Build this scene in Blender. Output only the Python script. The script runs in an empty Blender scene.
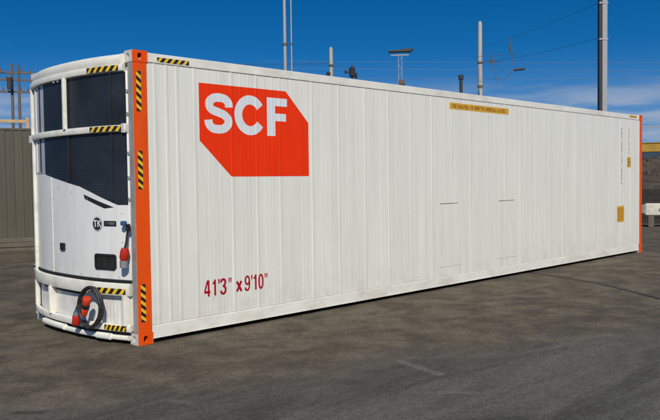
import bpy, bmesh, math, random
from mathutils import Vector, Matrix
rnd = random.Random(7)
S = bpy.context.scene
COL = S.collection
R = math.radians

# ---------------------------------------------------------------- camera
cam = bpy.data.cameras.new('camera'); co = bpy.data.objects.new('camera', cam); COL.objects.link(co)
r = Vector((0.70258073, -0.71149357, -0.01253896)); u = Vector((0.03677194, 0.01870287, 0.99914865)); f = Vector((0.71065332, 0.70244367, -0.03930327))
M = Matrix(((r.x, u.x, -f.x, -4.00697956), (r.y, u.y, -f.y, -6.72290267), (r.z, u.z, -f.z, 1.65994539), (0, 0, 0, 1)))
co.matrix_world = M
cam.sensor_width = 36; cam.lens = 36 * 750.807701 / 660; cam.clip_start = .1; cam.clip_end = 5000
S.camera = co

# ---------------------------------------------------------------- light
SUN_AZ, SUN_EL = 219.0, 41.0          # azimuth clockwise from +Y
S.view_settings.view_transform = 'Standard'; S.view_settings.look = 'None'
S.view_settings.exposure = -0.02; S.view_settings.gamma = 1
sl = bpy.data.lights.new('sun', 'SUN'); so = bpy.data.objects.new('sun', sl); COL.objects.link(so)
sl.energy = 4.1; sl.angle = R(.55); sl.color = (1, .925, .80)
sd = Vector((math.sin(R(SUN_AZ)) * math.cos(R(SUN_EL)), math.cos(R(SUN_AZ)) * math.cos(R(SUN_EL)), math.sin(R(SUN_EL))))
so.rotation_euler = sd.to_track_quat('Z', 'Y').to_euler()

W = bpy.data.worlds.new('World'); S.world = W; W.use_nodes = True
nt = W.node_tree; nt.nodes.clear()
def N(t, nt_, **k):
    n = nt_.nodes.new(t)
    for a, b in k.items(): setattr(n, a, b)
    return n
out = N('ShaderNodeOutputWorld', nt); bg = N('ShaderNodeBackground', nt); bg.inputs[1].default_value = .085
sky = N('ShaderNodeTexSky', nt); sky.sky_type = 'NISHITA'; sky.sun_disc = False
sky.sun_elevation = R(SUN_EL); sky.sun_rotation = R(SUN_AZ); sky.air_density = 1.0; sky.dust_density = .2; sky.ozone_density = 4.5
tc = N('ShaderNodeTexCoord', nt); sx = N('ShaderNodeSeparateXYZ', nt); nt.links.new(tc.outputs['Generated'], sx.inputs[0])
def math_(nt_, op, a, b=None, c=None, clamp=False):
    n = nt_.nodes.new('ShaderNodeMath'); n.operation = op; n.use_clamp = clamp
    for i, v in enumerate((a, b, c)):
        if v is None: continue
        if isinstance(v, (int, float)): n.inputs[i].default_value = v
        else: nt_.links.new(v, n.inputs[i])
    return n.outputs[0]
# the thin clear air of the photograph: look the sky up a little higher than the true elevation
zz = math_(nt, 'MULTIPLY_ADD', sx.outputs[2], 2.4, .10)
cb = N('ShaderNodeCombineXYZ', nt); nt.links.new(sx.outputs[0], cb.inputs[0]); nt.links.new(sx.outputs[1], cb.inputs[1]); nt.links.new(zz, cb.inputs[2])
nm = N('ShaderNodeVectorMath', nt, operation='NORMALIZE'); nt.links.new(cb.outputs[0], nm.inputs[0]); nt.links.new(nm.outputs[0], sky.inputs[0])
hs = N('ShaderNodeHueSaturation', nt); hs.inputs['Saturation'].default_value = 1.36; hs.inputs['Value'].default_value = 1.34
nt.links.new(sky.outputs[0], hs.inputs['Color'])
# faint cloud veil low over the horizon
cm = N('ShaderNodeMapping', nt); cm.inputs['Scale'].default_value = (3.2, 3.2, 26); nt.links.new(tc.outputs['Generated'], cm.inputs[0])
cn = N('ShaderNodeTexNoise', nt); cn.inputs['Scale'].default_value = 1.7; cn.inputs['Detail'].default_value = 8; cn.inputs['Roughness'].default_value = .55
nt.links.new(cm.outputs[0], cn.inputs['Vector'])
cr = N('ShaderNodeValToRGB', nt); cr.color_ramp.elements[0].position = .42; cr.color_ramp.elements[1].position = .58
nt.links.new(cn.outputs[0], cr.inputs[0])
low = N('ShaderNodeMapRange', nt); low.interpolation_type = 'SMOOTHSTEP'
low.inputs['From Min'].default_value = .135; low.inputs['From Max'].default_value = .085; nt.links.new(sx.outputs[2], low.inputs[0])
cf = math_(nt, 'MULTIPLY', cr.outputs[0], low.outputs[0]); cf = math_(nt, 'MULTIPLY', cf, .85)
hz = N('ShaderNodeMapRange', nt); hz.interpolation_type = 'SMOOTHSTEP'
hz.inputs['From Min'].default_value = .17; hz.inputs['From Max'].default_value = .02; hz.inputs['To Max'].default_value = .72; nt.links.new(sx.outputs[2], hz.inputs[0])
m0 = N('ShaderNodeMix', nt, data_type='RGBA'); m0.inputs[7].default_value = (1.75, 3.1, 5.3, 1)
nt.links.new(hz.outputs[0], m0.inputs[0]); nt.links.new(hs.outputs[0], m0.inputs[6])
mx = N('ShaderNodeMix', nt, data_type='RGBA'); mx.inputs[7].default_value = (3.9, 4.8, 6.3, 1)
nt.links.new(cf, mx.inputs[0]); nt.links.new(m0.outputs[2], mx.inputs[6])
nt.links.new(mx.outputs[2], bg.inputs[0]); nt.links.new(bg.outputs[0], out.inputs[0])

# ---------------------------------------------------------------- materials
def mat(name, col, rough=.5, var=.0, scale=3., stretch=(1, 1, 1), bump=0., bscale=None, dirt=None, dirtamt=0., metal=0., spec=.5, coat=0.):
    m = bpy.data.materials.new(name); m.use_nodes = True; t = m.node_tree; b = t.nodes['Principled BSDF']
    b.inputs['Base Color'].default_value = (*col, 1); b.inputs['Roughness'].default_value = rough; b.inputs['Metallic'].default_value = metal
    b.inputs['Specular IOR Level'].default_value = spec; b.inputs['Coat Weight'].default_value = coat
    g = N('ShaderNodeNewGeometry', t); mp = N('ShaderNodeMapping', t); mp.inputs['Scale'].default_value = stretch
    t.links.new(g.outputs['Position'], mp.inputs[0])
    n1 = N('ShaderNodeTexNoise', t); n1.inputs['Scale'].default_value = scale; n1.inputs['Detail'].default_value = 7; n1.inputs['Roughness'].default_value = .6
    t.links.new(mp.outputs[0], n1.inputs['Vector'])
    if var:
        mr = N('ShaderNodeMapRange', t); mr.inputs['From Min'].default_value = .3; mr.inputs['From Max'].default_value = .7
        mr.inputs['To Min'].default_value = 1 - var; mr.inputs['To Max'].default_value = 1 + var; t.links.new(n1.outputs[0], mr.inputs[0])
        vm = N('ShaderNodeVectorMath', t, operation='SCALE'); vm.inputs[0].default_value = col; t.links.new(mr.outputs[0], vm.inputs['Scale'])
        last = vm.outputs[0]
        if dirt:
            n2 = N('ShaderNodeTexNoise', t); n2.inputs['Scale'].default_value = scale * 2.3; n2.inputs['Detail'].default_value = 9; n2.inputs['Roughness'].default_value = .7
            t.links.new(mp.outputs[0], n2.inputs['Vector'])
            r2 = N('ShaderNodeMapRange', t); r2.inputs['From Min'].default_value = .5; r2.inputs['From Max'].default_value = .78; r2.inputs['To Max'].default_value = dirtamt
            t.links.new(n2.outputs[0], r2.inputs[0])
            x = N('ShaderNodeMix', t, data_type='RGBA'); x.inputs[7].default_value = (*dirt, 1)
            t.links.new(r2.outputs[0], x.inputs[0]); t.links.new(last, x.inputs[6]); last = x.outputs[2]
        t.links.new(last, b.inputs['Base Color'])
        rr = N('ShaderNodeMapRange', t); rr.inputs['To Min'].default_value = max(0, rough - .12); rr.inputs['To Max'].default_value = min(1, rough + .12)
        t.links.new(n1.outputs[0], rr.inputs[0]); t.links.new(rr.outputs[0], b.inputs['Roughness'])
    if bump:
        n3 = N('ShaderNodeTexNoise', t); n3.inputs['Scale'].default_value = bscale or scale * 6; n3.inputs['Detail'].default_value = 6
        t.links.new(g.outputs['Position'], n3.inputs['Vector'])
        bp = N('ShaderNodeBump', t); bp.inputs['Strength'].default_value = bump; bp.inputs['Distance'].default_value = .02
        t.links.new(n3.outputs[0], bp.inputs['Height']); t.links.new(bp.outputs[0], b.inputs['Normal'])
    return m

WHITE = mat('wall_white', (.775, .765, .68), .42, .045, 2.2, (2.2, 2.2, .16), .24, 1.1, (.40, .35, .28), .22)
RAILW = mat('rail_white', (.80, .785, .69), .42, .05, 3, (.5, 1, 1), .06, 20, (.35, .29, .22), .35)
POSTW = mat('post_white', (.64, .635, .60), .45, .08, 6, (1, 1, .4), .1, 40, (.28, .22, .16), .45)
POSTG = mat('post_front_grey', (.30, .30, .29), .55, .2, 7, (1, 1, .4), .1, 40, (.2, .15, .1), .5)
UNITW = mat('unit_white', (.77, .775, .74), .28, .03, 2, (1, 1, .3), .03, 3, (.42, .38, .32), .2)
UNITG = mat('unit_side_grey', (.42, .45, .50), .35, .05, 3)
ORANGE = mat('orange_paint', (.82, .084, .002), .5, .07, 5, (1, 1, .4), .08, 30, (.40, .08, .02), .35, 0, .25)
LOGO = mat('logo_red', (.86, .036, .001), .5, .05, 2.5, (2, 1, .3), 0, None, (.6, .06, .02), .25, 0, .22)
LOGOW = mat('logo_white', (.72, .74, .74), .42, .04, 4)
CRIM = mat('crimson', (.40, .006, .018), .5, .08, 8, spec=.25)
BLACK = mat('black_vinyl', (.012, .012, .013), .35, .1, 9)
YEL = mat('hazard_yellow', (.80, .50, .02), .4, .08, 12)
STICK = mat('sticker_yellow', (.68, .36, .02), .4, .12, 9)
STINK = mat('sticker_ink', (.22, .075, .01), .5)
LEDGE = mat('ledge_tan', (.34, .31, .26), .6, .3, 9)
GREYINK = mat('grey_print', (.27, .29, .30), .5)
GRILLE = mat('grille_black', (.019, .023, .028), .5, .35, 2.2, (1, 1, 1), .1, 60)
DARK = mat('dark_void', (.010, .010, .011), .7)
RUBBER = mat('cable_rubber', (.014, .014, .015), .5, .2, 30, (1, 1, 1), .15, 90)
PLUG = mat('plug_red', (.62, .05, .015), .35, .1, 20)
PLUGD = mat('plug_crimson', (.50, .022, .010), .35, .1, 20)
PLUGG = mat('plug_grey', (.20, .21, .22), .45, .1, 20)
BLUE = mat('plug_blue', (.03, .09, .22), .4, .1, 20)
GLASS = mat('window_glass', (.020, .025, .022), .12, .4, 14)
METAL = mat('galvanised', (.38, .39, .40), .5, .12, 12, (1, 1, 1), 0, None, None, 0, .3)
CONC = mat('mast_concrete', (.46, .42, .36), .8, .12, 1.4, (1, 1, .3), .2, 12)
DSTEEL = mat('dark_steel', (.035, .034, .036), .6, .2, 3)
BROWNS = mat('rusty_brown', (.13, .085, .06), .7, .2, 3)
WIRE = mat('wire_grey', (.05, .055, .065), .7); WIREL = mat('wire_pale', (.16, .19, .22), .6)
TIMBER = mat('pole_timber', (.13, .105, .085), .85, .2, 3, (3, 3, .3))
SHADEW = mat('shade_wall_dark', (.030, .025, .021), .9, .35, 3)
FENCE = mat('fence_olive', (.092, .083, .057), .65, .14, 1.6, (1.2, 1.2, .25), .15, 9, (.065, .055, .04), .45)
FENCEB = mat('fence_base', (.12, .104, .076), .8, .2, 3, (1, 1, 1), .3, 20)
GANTRY = mat('gantry_orange', (.50, .33, .17), .6, .15, 3)
YMACH = mat('machine_yellow', (.42, .25, .03), .5, .15, 2)
CREAM = mat('cream_paint', (.70, .66, .54), .55, .1, 4, (1, 1, 1), .1, 20, (.25, .2, .15), .4)
RIDGE = mat('far_ridge', (.030, .045, .065), .95, .25, .15)

def wear(m, col, scale, st, lo, hi, amt, bump=0, zlo=None, zhi=None):
    """one more layer of wear between the paint and the shader"""
    t = m.node_tree; b = t.nodes['Principled BSDF']; src = b.inputs['Base Color'].links[0].from_socket
    g = N('ShaderNodeNewGeometry', t); mp = N('ShaderNodeMapping', t); mp.inputs['Scale'].default_value = st; mp.inputs['Location'].default_value = (scale, 3.1, 1.7)
    t.links.new(g.outputs['Position'], mp.inputs[0]); n = N('ShaderNodeTexNoise', t); n.inputs['Scale'].default_value = scale; n.inputs['Detail'].default_value = 8; n.inputs['Roughness'].default_value = .68
    t.links.new(mp.outputs[0], n.inputs['Vector']); k = N('ShaderNodeMapRange', t); k.inputs[1].default_value = lo; k.inputs[2].default_value = hi; k.inputs[4].default_value = amt
    t.links.new(n.outputs[0], k.inputs[0]); f_ = k.outputs[0]
    if zlo is not None:
        s_ = N('ShaderNodeSeparateXYZ', t); t.links.new(g.outputs['Position'], s_.inputs[0]); z_ = N('ShaderNodeMapRange', t)
        z_.inputs[1].default_value = zlo; z_.inputs[2].default_value = zhi; t.links.new(s_.outputs[2], z_.inputs[0]); f_ = math_(t, 'MULTIPLY', f_, z_.outputs[0])
    x = N('ShaderNodeMix', t, data_type='RGBA'); x.inputs[7].default_value = (*col, 1); t.links.new(f_, x.inputs[0]); t.links.new(src, x.inputs[6]); t.links.new(x.outputs[2], b.inputs['Base Color'])
wear(WHITE, (.46, .40, .31), 3.2, (3.4, 3.4, .10), .50, .78, .20)              # long rain runs
wear(WHITE, (.40, .33, .25), 5, (1, 1, 1.3), .42, .72, .30, 0, .60, .18)        # road splash along the foot of the wall
wear(WHITE, (.33, .24, .17), 34, (.5, 1, 1.1), .70, .76, .45)                   # scuffs and chips
wear(LOGO, (.70, .16, .08), 24, (.6, 1, 1.1), .70, .77, .35)
wear(RAILW, (.30, .17, .09), 22, (.45, 1, 1), .67, .73, .65); wear(RAILW, (.45, .38, .29), 4, (.5, 1, 1), .46, .74, .45)
wear(POSTW, (.26, .15, .09), 30, (1, 1, .6), .62, .70, .7)
wear(ORANGE, (.22, .05, .02), 34, (1, 1, .7), .64, .70, .75); wear(ORANGE, (.62, .13, .03), 9, (1, 1, .3), .5, .75, .45)
wear(YEL, (.25, .16, .03), 30, (1, 1, 1), .58, .68, .6); wear(BLACK, (.10, .09, .08), 28, (1, 1, 1), .56, .68, .5)
wear(UNITW, (.44, .40, .33), 4, (2.2, 2.2, .14), .5, .76, .30); wear(UNITW, (.38, .32, .25), 6, (1, 1, 1), .42, .72, .45, 0, .95, .45)
wear(RUBBER, (.075, .068, .058), 18, (1, 1, 1), .48, .70, .6); wear(PLUG, (.20, .05, .03), 40, (1, 1, 1), .55, .68, .5); wear(PLUGD, (.12, .03, .025), 40, (1, 1, 1), .55, .68, .5)
wear(FENCE, (.06, .05, .035), 2.2, (2, 2, .12), .45, .7, .5); wear(CREAM, (.3, .24, .17), 5, (1, 1, 1), .5, .7, .5)

# ---------------------------------------------------------------- helpers
def obj(name, verts, faces, m, parent=None, mi=None, smooth=False, bevel=0, loc=None):
    me = bpy.data.meshes.new(name); me.from_pydata([tuple(v) for v in verts], [], faces)
    ms = m if isinstance(m, (list, tuple)) else [m]
    for x in ms: me.materials.append(x)
    if mi:
        for p, i in zip(me.polygons, mi): p.material_index = i
    me.validate(); bm = bmesh.new(); bm.from_mesh(me); bmesh.ops.recalc_face_normals(bm, faces=bm.faces); bm.to_mesh(me); bm.free()
    if smooth:
        for p in me.polygons: p.use_smooth = True
        try: me.set_sharp_from_angle(angle=R(38))
        except Exception: pass
    o = bpy.data.objects.new(name, me); COL.objects.link(o)
    if parent: o.parent = parent
    if loc is not None: o.location = loc
    if bevel:
        b = o.modifiers.new('bevel', 'BEVEL'); b.width = bevel; b.segments = 2; b.limit_method = 'ANGLE'; b.angle_limit = R(40)
    return o
def tag(o, label=None, cat=None, group=None, kind=None):
    if label: o['label'] = label
    if cat: o['category'] = cat
    if group: o['group'] = group
    if kind: o['kind'] = kind
    return o
def empty(name, loc, label, cat, group=None, rz=0):
    o = bpy.data.objects.new(name, None); COL.objects.link(o); o.location = loc; o.rotation_euler = (0, 0, rz); o.empty_display_size = .2
    return tag(o, label, cat, group)
class G:
    def __init__(s): s.v = []; s.f = []; s.m = []
    def add(s, vs, fs, mi=0):
        b = len(s.v); s.v += [Vector(v) for v in vs]; s.f += [tuple(i + b for i in q) for q in fs]; s.m += [mi] * len(fs)
    def box(s, a, b, mi=0, mtx=None):
        x0, y0, z0 = a; x1, y1, z1 = b
        vs = [Vector(p) for p in ((x0, y0, z0), (x1, y0, z0), (x1, y1, z0), (x0, y1, z0), (x0, y0, z1), (x1, y0, z1), (x1, y1, z1), (x0, y1, z1))]
        if mtx: vs = [mtx @ v for v in vs]
        s.add(vs, [(0, 3, 2, 1), (4, 5, 6, 7), (0, 1, 5, 4), (1, 2, 6, 5), (2, 3, 7, 6), (3, 0, 4, 7)], mi)
    def sweep(s, pts, sec, mi=0, closed=False, up=None, scales=None):
        pts = [Vector(p) for p in pts]; n = len(pts); k = len(sec); vs = []
        prev = None
        for i, p in enumerate(pts):
            if closed: t = (pts[(i + 1) % n] - pts[i - 1]).normalized()
            else: t = (pts[min(i + 1, n - 1)] - pts[max(i - 1, 0)]).normalized()
            if up is not None: a = t.cross(Vector(up)).normalized(); b = a.cross(t)
            else:
                if prev is None:
                    h = Vector((0, 0, 1)) if abs(t.z) < .9 else Vector((1, 0, 0)); a = t.cross(h).normalized()
                else: a = (prev - t * prev.dot(t)).normalized()
                prev = a; b = a.cross(t)
            sc = scales[i] if scales else 1
            for c in sec: vs.append(p + a * c[0] * sc + b * c[1] * sc)
        fs = []
        m = n if closed else n - 1
        for i in range(m):
            for j in range(k):
                i2 = (i + 1) % n; j2 = (j + 1) % k
                fs.append((i * k + j, i * k + j2, i2 * k + j2, i2 * k + j))
        if not closed: fs += [tuple(range(k))[::-1], tuple((n - 1) * k + j for j in range(k))]
        s.add(vs, fs, mi)
    def tube(s, pts, rad, n=10, mi=0, closed=False, scales=None):
        s.sweep(pts, [(rad * math.cos(2 * math.pi * i / n), rad * math.sin(2 * math.pi * i / n)) for i in range(n)], mi, closed, None, scales)
    def build(s, name, m, parent=None, **k): return obj(name, s.v, s.f, m, parent, s.m, **k)
def rect(w, h): return [(-w / 2, -h / 2), (w / 2, -h / 2), (w / 2, h / 2), (-w / 2, h / 2)]
def rrect(w, h, r_, n=3):
    o = []
    for cx, cy, a0 in ((w / 2 - r_, -h / 2 + r_, -90), (w / 2 - r_, h / 2 - r_, 0), (-w / 2 + r_, h / 2 - r_, 90), (-w / 2 + r_, -h / 2 + r_, 180)):
        for i in range(n + 1):
            a = R(a0 + 90 * i / n); o.append((cx + r_ * math.cos(a), cy + r_ * math.sin(a)))
    return o
def catmull(P, n=6, closed=False):
    P = [Vector(p) for p in P]; o = []; L_ = len(P)
    for i in range(L_ if closed else L_ - 1):
        if closed: a, b, c, d = P[i - 1], P[i], P[(i + 1) % L_], P[(i + 2) % L_]
        else: a, b, c, d = P[max(i - 1, 0)], P[i], P[i + 1], P[min(i + 2, L_ - 1)]
        for k in range(n):
            t = k / n; o.append(.5 * ((2 * b) + (c - a) * t + (2 * a - 5 * b + 4 * c - d) * t * t + (3 * b - a - 3 * c + d) * t ** 3))
    if not closed: o.append(P[-1])
    return o
def stroke(P, w, w2=None):
    """flat strip along a 2-D centreline -> list of quads"""
    P = [Vector((p[0], p[1])) for p in P]; L_ = []; Rr = []
    for i, p in enumerate(P):
        t = (P[min(i + 1, len(P) - 1)] - P[max(i - 1, 0)]).normalized(); n = Vector((-t.y, t.x))
        ww = w if w2 is None else math.hypot(w * n.x, w2 * n.y)
        L_.append(p + n * ww / 2); Rr.append(p - n * ww / 2)
    return [[L_[i], L_[i + 1], Rr[i + 1], Rr[i]] for i in range(len(P) - 1)]
def decal(name, layers, mapf, m, parent, cuts=(), th=.0012):
    """layers: list of lists of 2-D polygons; each layer lies a hair above the last; mapped on to a surface by mapf(u, v, height)"""
    bm = bmesh.new(); ids = bm.faces.layers.int.new('h')
    hts = {}
    for k, polys in enumerate(layers):
        mi = 0
        if isinstance(polys, tuple): polys, mi = polys
        for P in polys:
            vs = [bm.verts.new((p[0], k * 10, p[1])) for p in P]
            fc = bm.faces.new(vs); fc.material_index = mi
    for c in cuts:
        bmesh.ops.bisect_plane(bm, geom=bm.verts[:] + bm.edges[:] + bm.faces[:], plane_co=(c, 0, 0), plane_no=(1, 0, 0))
    for v in bm.verts:
        k = round(v.co.y / 10); v.co = mapf(v.co.x, v.co.z, .0012 + k * .0007)
    bmesh.ops.remove_doubles(bm, verts=bm.verts, dist=1e-5)
    bmesh.ops.triangulate(bm, faces=[q for q in bm.faces if len(q.verts) > 4])
    me = bpy.data.meshes.new(name); bm.to_mesh(me); bm.free()
    for x in (m if isinstance(m, (list, tuple)) else [m]): me.materials.append(x)
    o = bpy.data.objects.new(name, me); COL.objects.link(o); o.parent = parent
    return o
def stripes(u0, u1, v0, v1, n, lean, vertical=False):
    """yellow parallelograms for a hazard strip, inside the rectangle"""
    out_ = []
    if not vertical:
        p = (u1 - u0) / n
        for i in range(n):
            a = u0 + p * (i + .18); b = a + p * .46; s = lean * p * .5
            q = [(a - s / 2, v0), (b - s / 2, v0), (b + s / 2, v1), (a + s / 2, v1)]
            out_.append([(min(max(x, u0), u1), y) for x, y in q])
    else:
        p = (v1 - v0) / n
        for i in range(n):
            a = v0 + p * (i + .22); b = a + p * .5; s = lean * p * .55
            q = [(u0, a - s / 2), (u1, a + s / 2), (u1, b + s / 2), (u0, b - s / 2)]
            out_.append([(x, min(max(y, v0), v1)) for x, y in q])
    return out_

# ---------------------------------------------------------------- ground
def ground_mat():
    m = bpy.data.materials.new('worn_asphalt'); m.use_nodes = True; t = m.node_tree; b = t.nodes['Principled BSDF']
    g = N('ShaderNodeNewGeometry', t); P = g.outputs['Position']
    def noise(scale, det=8, rough=.6, st=(1, 1, 1), rot=0, dist=0):
        mp = N('ShaderNodeMapping', t); mp.inputs['Scale'].default_value = st; mp.inputs['Rotation'].default_value = (0, 0, rot)
        mp.vector_type = 'TEXTURE' if False else 'POINT'
        t.links.new(P, mp.inputs[0]); n = N('ShaderNodeTexNoise', t); n.inputs['Scale'].default_value = scale; n.inputs['Detail'].default_value = det
        n.inputs['Roughness'].default_value = rough; n.inputs['Distortion'].default_value = dist; t.links.new(mp.outputs[0], n.inputs['Vector']); return n.outputs[0]
    def rng(x, a, b_, c=0., d=1., sm=True):
        n = N('ShaderNodeMapRange', t); n.interpolation_type = 'SMOOTHSTEP' if sm else 'LINEAR'
        for i, v in ((1, a), (2, b_), (3, c), (4, d)): n.inputs[i].default_value = v
        t.links.new(x, n.inputs[0]); return n.outputs[0]
    def mix(fac, a, b_):
        n = N('ShaderNodeMix', t, data_type='RGBA')
        if isinstance(fac, (int, float)): n.inputs[0].default_value = fac
        else: t.links.new(fac, n.inputs[0])
        for i, v in ((6, a), (7, b_)):
            if isinstance(v, tuple): n.inputs[i].default_value = (*v, 1)
            else: t.links.new(v, n.inputs[i])
        return n.outputs[2]
    big = noise(.55, 6, .55, (1, 1, 1), 0, .6); mid = noise(2.1, 9, .65, (1, 1, 1), 0, .4)
    sw = noise(1.5, 9, .68, (.28, 1.35, 1), R(22), .8)              # tyre-drag streaks
    sw2 = noise(2.6, 9, .7, (.2, 1.6, 1), R(-28), .6)
    fine = noise(85, 3, .6); grit = noise(260, 2, .5)
    brown = mix(rng(mid, .35, .68), (.080, .067, .046), (.160, .134, .094))
    grey = mix(rng(sw, .32, .7), (.058, .056, .046), (.130, .126, .108))
    sp = N('ShaderNodeSeparateXYZ', t); t.links.new(P, sp.inputs[0])
    # the browner, dust-covered lane beside the container gives way to greyer asphalt nearer the viewer
    d1 = math_(t, 'MULTIPLY_ADD', sp.outputs[0], .35, 1.93); d1 = math_(t, 'ADD', sp.outputs[1], d1)
    d1 = math_(t, 'MULTIPLY_ADD', big, 1.5, d1); d1 = math_(t, 'MULTIPLY_ADD', mid, 1.6, d1)
    zone = rng(d1, 1.0, 2.1)
    c = mix(zone, grey, brown)
    sw_f = rng(sw2, .5, .72, 0, .5); c = mix(sw_f, c, (.175, .160, .133))
    st = rng(noise(1.1, 7, .62, (1, 1, 1), .4, 1.2),   .54, .74, 0, .5); c = mix(st, c, (.058, .052, .042))
    blot = rng(noise(7.5, 8, .7, (1, 1, 1), .9, .5), .42, .66); c = mix(math_(t, 'MULTIPLY', blot, .30), c, (.06, .053, .043))
    blot2 = rng(noise(13, 7, .7, (.6, 1.2, 1), .3, .3), .56, .74); c = mix(math_(t, 'MULTIPLY', blot2, .45), c, (.175, .155, .130))
    vo = N('ShaderNodeTexVoronoi', t); vo.feature = 'F1'; vo.inputs['Scale'].default_value = 55; t.links.new(P, vo.inputs['Vector'])
    stone = rng(vo.outputs['Distance'], .10, .24, 1, 0); sel = N('ShaderNodeSeparateColor', t); t.links.new(vo.outputs['Color'], sel.inputs[0])
    stone = math_(t, 'MULTIPLY', stone, rng(sel.outputs[0], .78, .82)); c = mix(math_(t, 'MULTIPLY', stone, .55), c, (.22, .205, .18))
    # pale and dark scuffs, plus one shade patch painted by the container's foot
    def scuff_shade(ax, ay, bx, by, w, amt, col):
        nonlocal c
        dx, dy = bx - ax, by - ay; L2 = dx * dx + dy * dy
        px = math_(t, 'SUBTRACT', sp.outputs[0], ax); py = math_(t, 'SUBTRACT', sp.outputs[1], ay)
        h = math_(t, 'ADD', math_(t, 'MULTIPLY', px, dx / L2), math_(t, 'MULTIPLY', py, dy / L2), None, True)
        qx = math_(t, 'SUBTRACT', px, math_(t, 'MULTIPLY', h, dx)); qy = math_(t, 'SUBTRACT', py, math_(t, 'MULTIPLY', h, dy))
        dd = math_(t, 'SQRT', math_(t, 'ADD', math_(t, 'MULTIPLY', qx, qx), math_(t, 'MULTIPLY', qy, qy)))
        dd = math_(t, 'MULTIPLY_ADD', fine, w * .8, dd)
        dd = math_(t, 'MULTIPLY_ADD', sw2, w * 1.6, dd); dd = math_(t, 'MULTIPLY_ADD', blot2, w * .5, dd)
        k = rng(dd, w * .9, w * 2.2, amt, 0); c = mix(k, c, col)
    scuff_shade(1.27, -2.38, 1.14, -2.92, .075, .36, (.26, .26, .24)); scuff_shade(.70, -3.24, .88, -3.48, .05, .34, (.25, .245, .23))
    scuff_shade(-.84, -1.86, -.78, -2.07, .05, .35, (.20, .20, .19)); scuff_shade(-1.78, -1.30, -1.66, -1.42, .07, .75, (.018, .018, .018))
    scuff_shade(-1.66, -1.25, -1.60, -1.33, .04, .4, (.18, .18, .17)); scuff_shade(1.9, -1.1, 2.4, -1.3, .12, .3, (.19, .16, .13)); scuff_shade(6.6, -.15, 8.6, -.05, .32, .6, (.062, .058, .052)); scuff_shade(4.6, -1.0, 5.4, -1.6, .3, .35, (.06, .05, .04)); scuff_shade(.3, -.9, 1.2, -1.7, .22, .3, (.065, .054, .043))  # the long dark patch along the wall's foot is shade painted into the asphalt
    fr = rng(fine, .3, .7, .62, 1.38); gr = rng(grit, .3, .72, .70, 1.3); k2 = math_(t, 'MULTIPLY', fr, gr)
    coarse = rng(noise(24, 6, .72), .3, .7, .76, 1.24); k2 = math_(t, 'MULTIPLY', k2, coarse)
    vm = N('ShaderNodeVectorMath', t, operation='SCALE'); t.links.new(c, vm.inputs[0]); t.links.new(k2, vm.inputs['Scale'])
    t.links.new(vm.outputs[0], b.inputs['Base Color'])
    t.links.new(rng(sw, .3, .7, .8, .97), b.inputs['Roughness']); b.inputs['Specular IOR Level'].default_value = .14
    hgt = math_(t, 'MULTIPLY_ADD', grit, .35, math_(t, 'MULTIPLY_ADD', mid, 1.6, math_(t, 'MULTIPLY', fine, .6)))
    bp = N('ShaderNodeBump', t); bp.inputs['Strength'].default_value = .55; bp.inputs['Distance'].default_value = .012
    t.links.new(hgt, bp.inputs['Height']); t.links.new(bp.outputs[0], b.inputs['Normal'])
    return m
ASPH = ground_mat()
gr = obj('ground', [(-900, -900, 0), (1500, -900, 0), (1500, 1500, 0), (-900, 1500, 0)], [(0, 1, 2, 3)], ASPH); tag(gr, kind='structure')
TAR = mat('tar_joint_black', (.016, .015, .014), .6, .2, 20)
jp = catmull([(8.6, 1.9), (7.95, .41), (7.57, -.67), (7.19, -1.53), (6.31, -2.78), (5.2, -4.2), (3.4, -6.2)], 10)
g = G(); jl = [(p + Vector((rnd.uniform(-.006, .006), rnd.uniform(-.006, .006), 0)) if False else p) for p in [Vector((q[0], q[1])) for q in jp]]
for q in stroke(jl, .07): g.add([(p.x, p.y, .004) for p in q], [(0, 1, 2, 3)])
tag(g.build('tar_joint', TAR), kind='structure')

# ---------------------------------------------------------------- the refrigerated container
L, WD, H = 12.57, 2.34, 3.0
C = empty('refrigerated_container', (0, 0, 0), 'long white refrigerated shipping container with orange corner posts and red SCF logo', 'container')

# side wall profile: depth (y) at x; welded panels with standing ribs
seams = [.26, .40, .53, .75, 1.25, 1.61, 1.97, 2.5, 2.98, 3.48, 3.97, 4.46]
while seams[-1] < 12.0: seams.append(round(seams[-1] + .5, 3))
BASE, RIB = .009, .0032
ribs = {}
for i, s_ in enumerate(seams): ribs[s_] = RIB * (1 if i % 3 else .8)
prof = [(.17, BASE)]
def rib(x, h, w=.03, sl=.013):
    return [(x - w / 2 - sl - .018, BASE), (x - w / 2 - sl, BASE + .0004), (x - w / 2, BASE - h), (x + w / 2, BASE - h), (x + w / 2 + sl, BASE + .0004), (x + w / 2 + sl + .018, BASE)]
ev = [(s_, ribs[s_], .022) for s_ in seams]
for a, b in zip(seams, seams[1:]):
    if b - a > .3:
        ev += [(a + (b - a) * .36, .0009, .012), (a + (b - a) * .68, .0012, .012)]
ev.sort()
for x, h, w in ev: prof += rib(x, h, w)
prof.append((12.40, BASE))
def wall_y(x):
    for (x0, y0), (x1, y1) in zip(prof, prof[1:]):
        if x0 <= x <= x1: return y0 + (y1 - y0) * (x - x0) / max(1e-6, x1 - x0)
    return BASE if x < 12.5 else 0
CUTS = [p[0] for p in prof]
def on_wall(x, z, h): return Vector((x, wall_y(x) - h, z))
Z0, Z1 = .19, 2.885
edges = [.17] + seams + [12.40]
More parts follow.
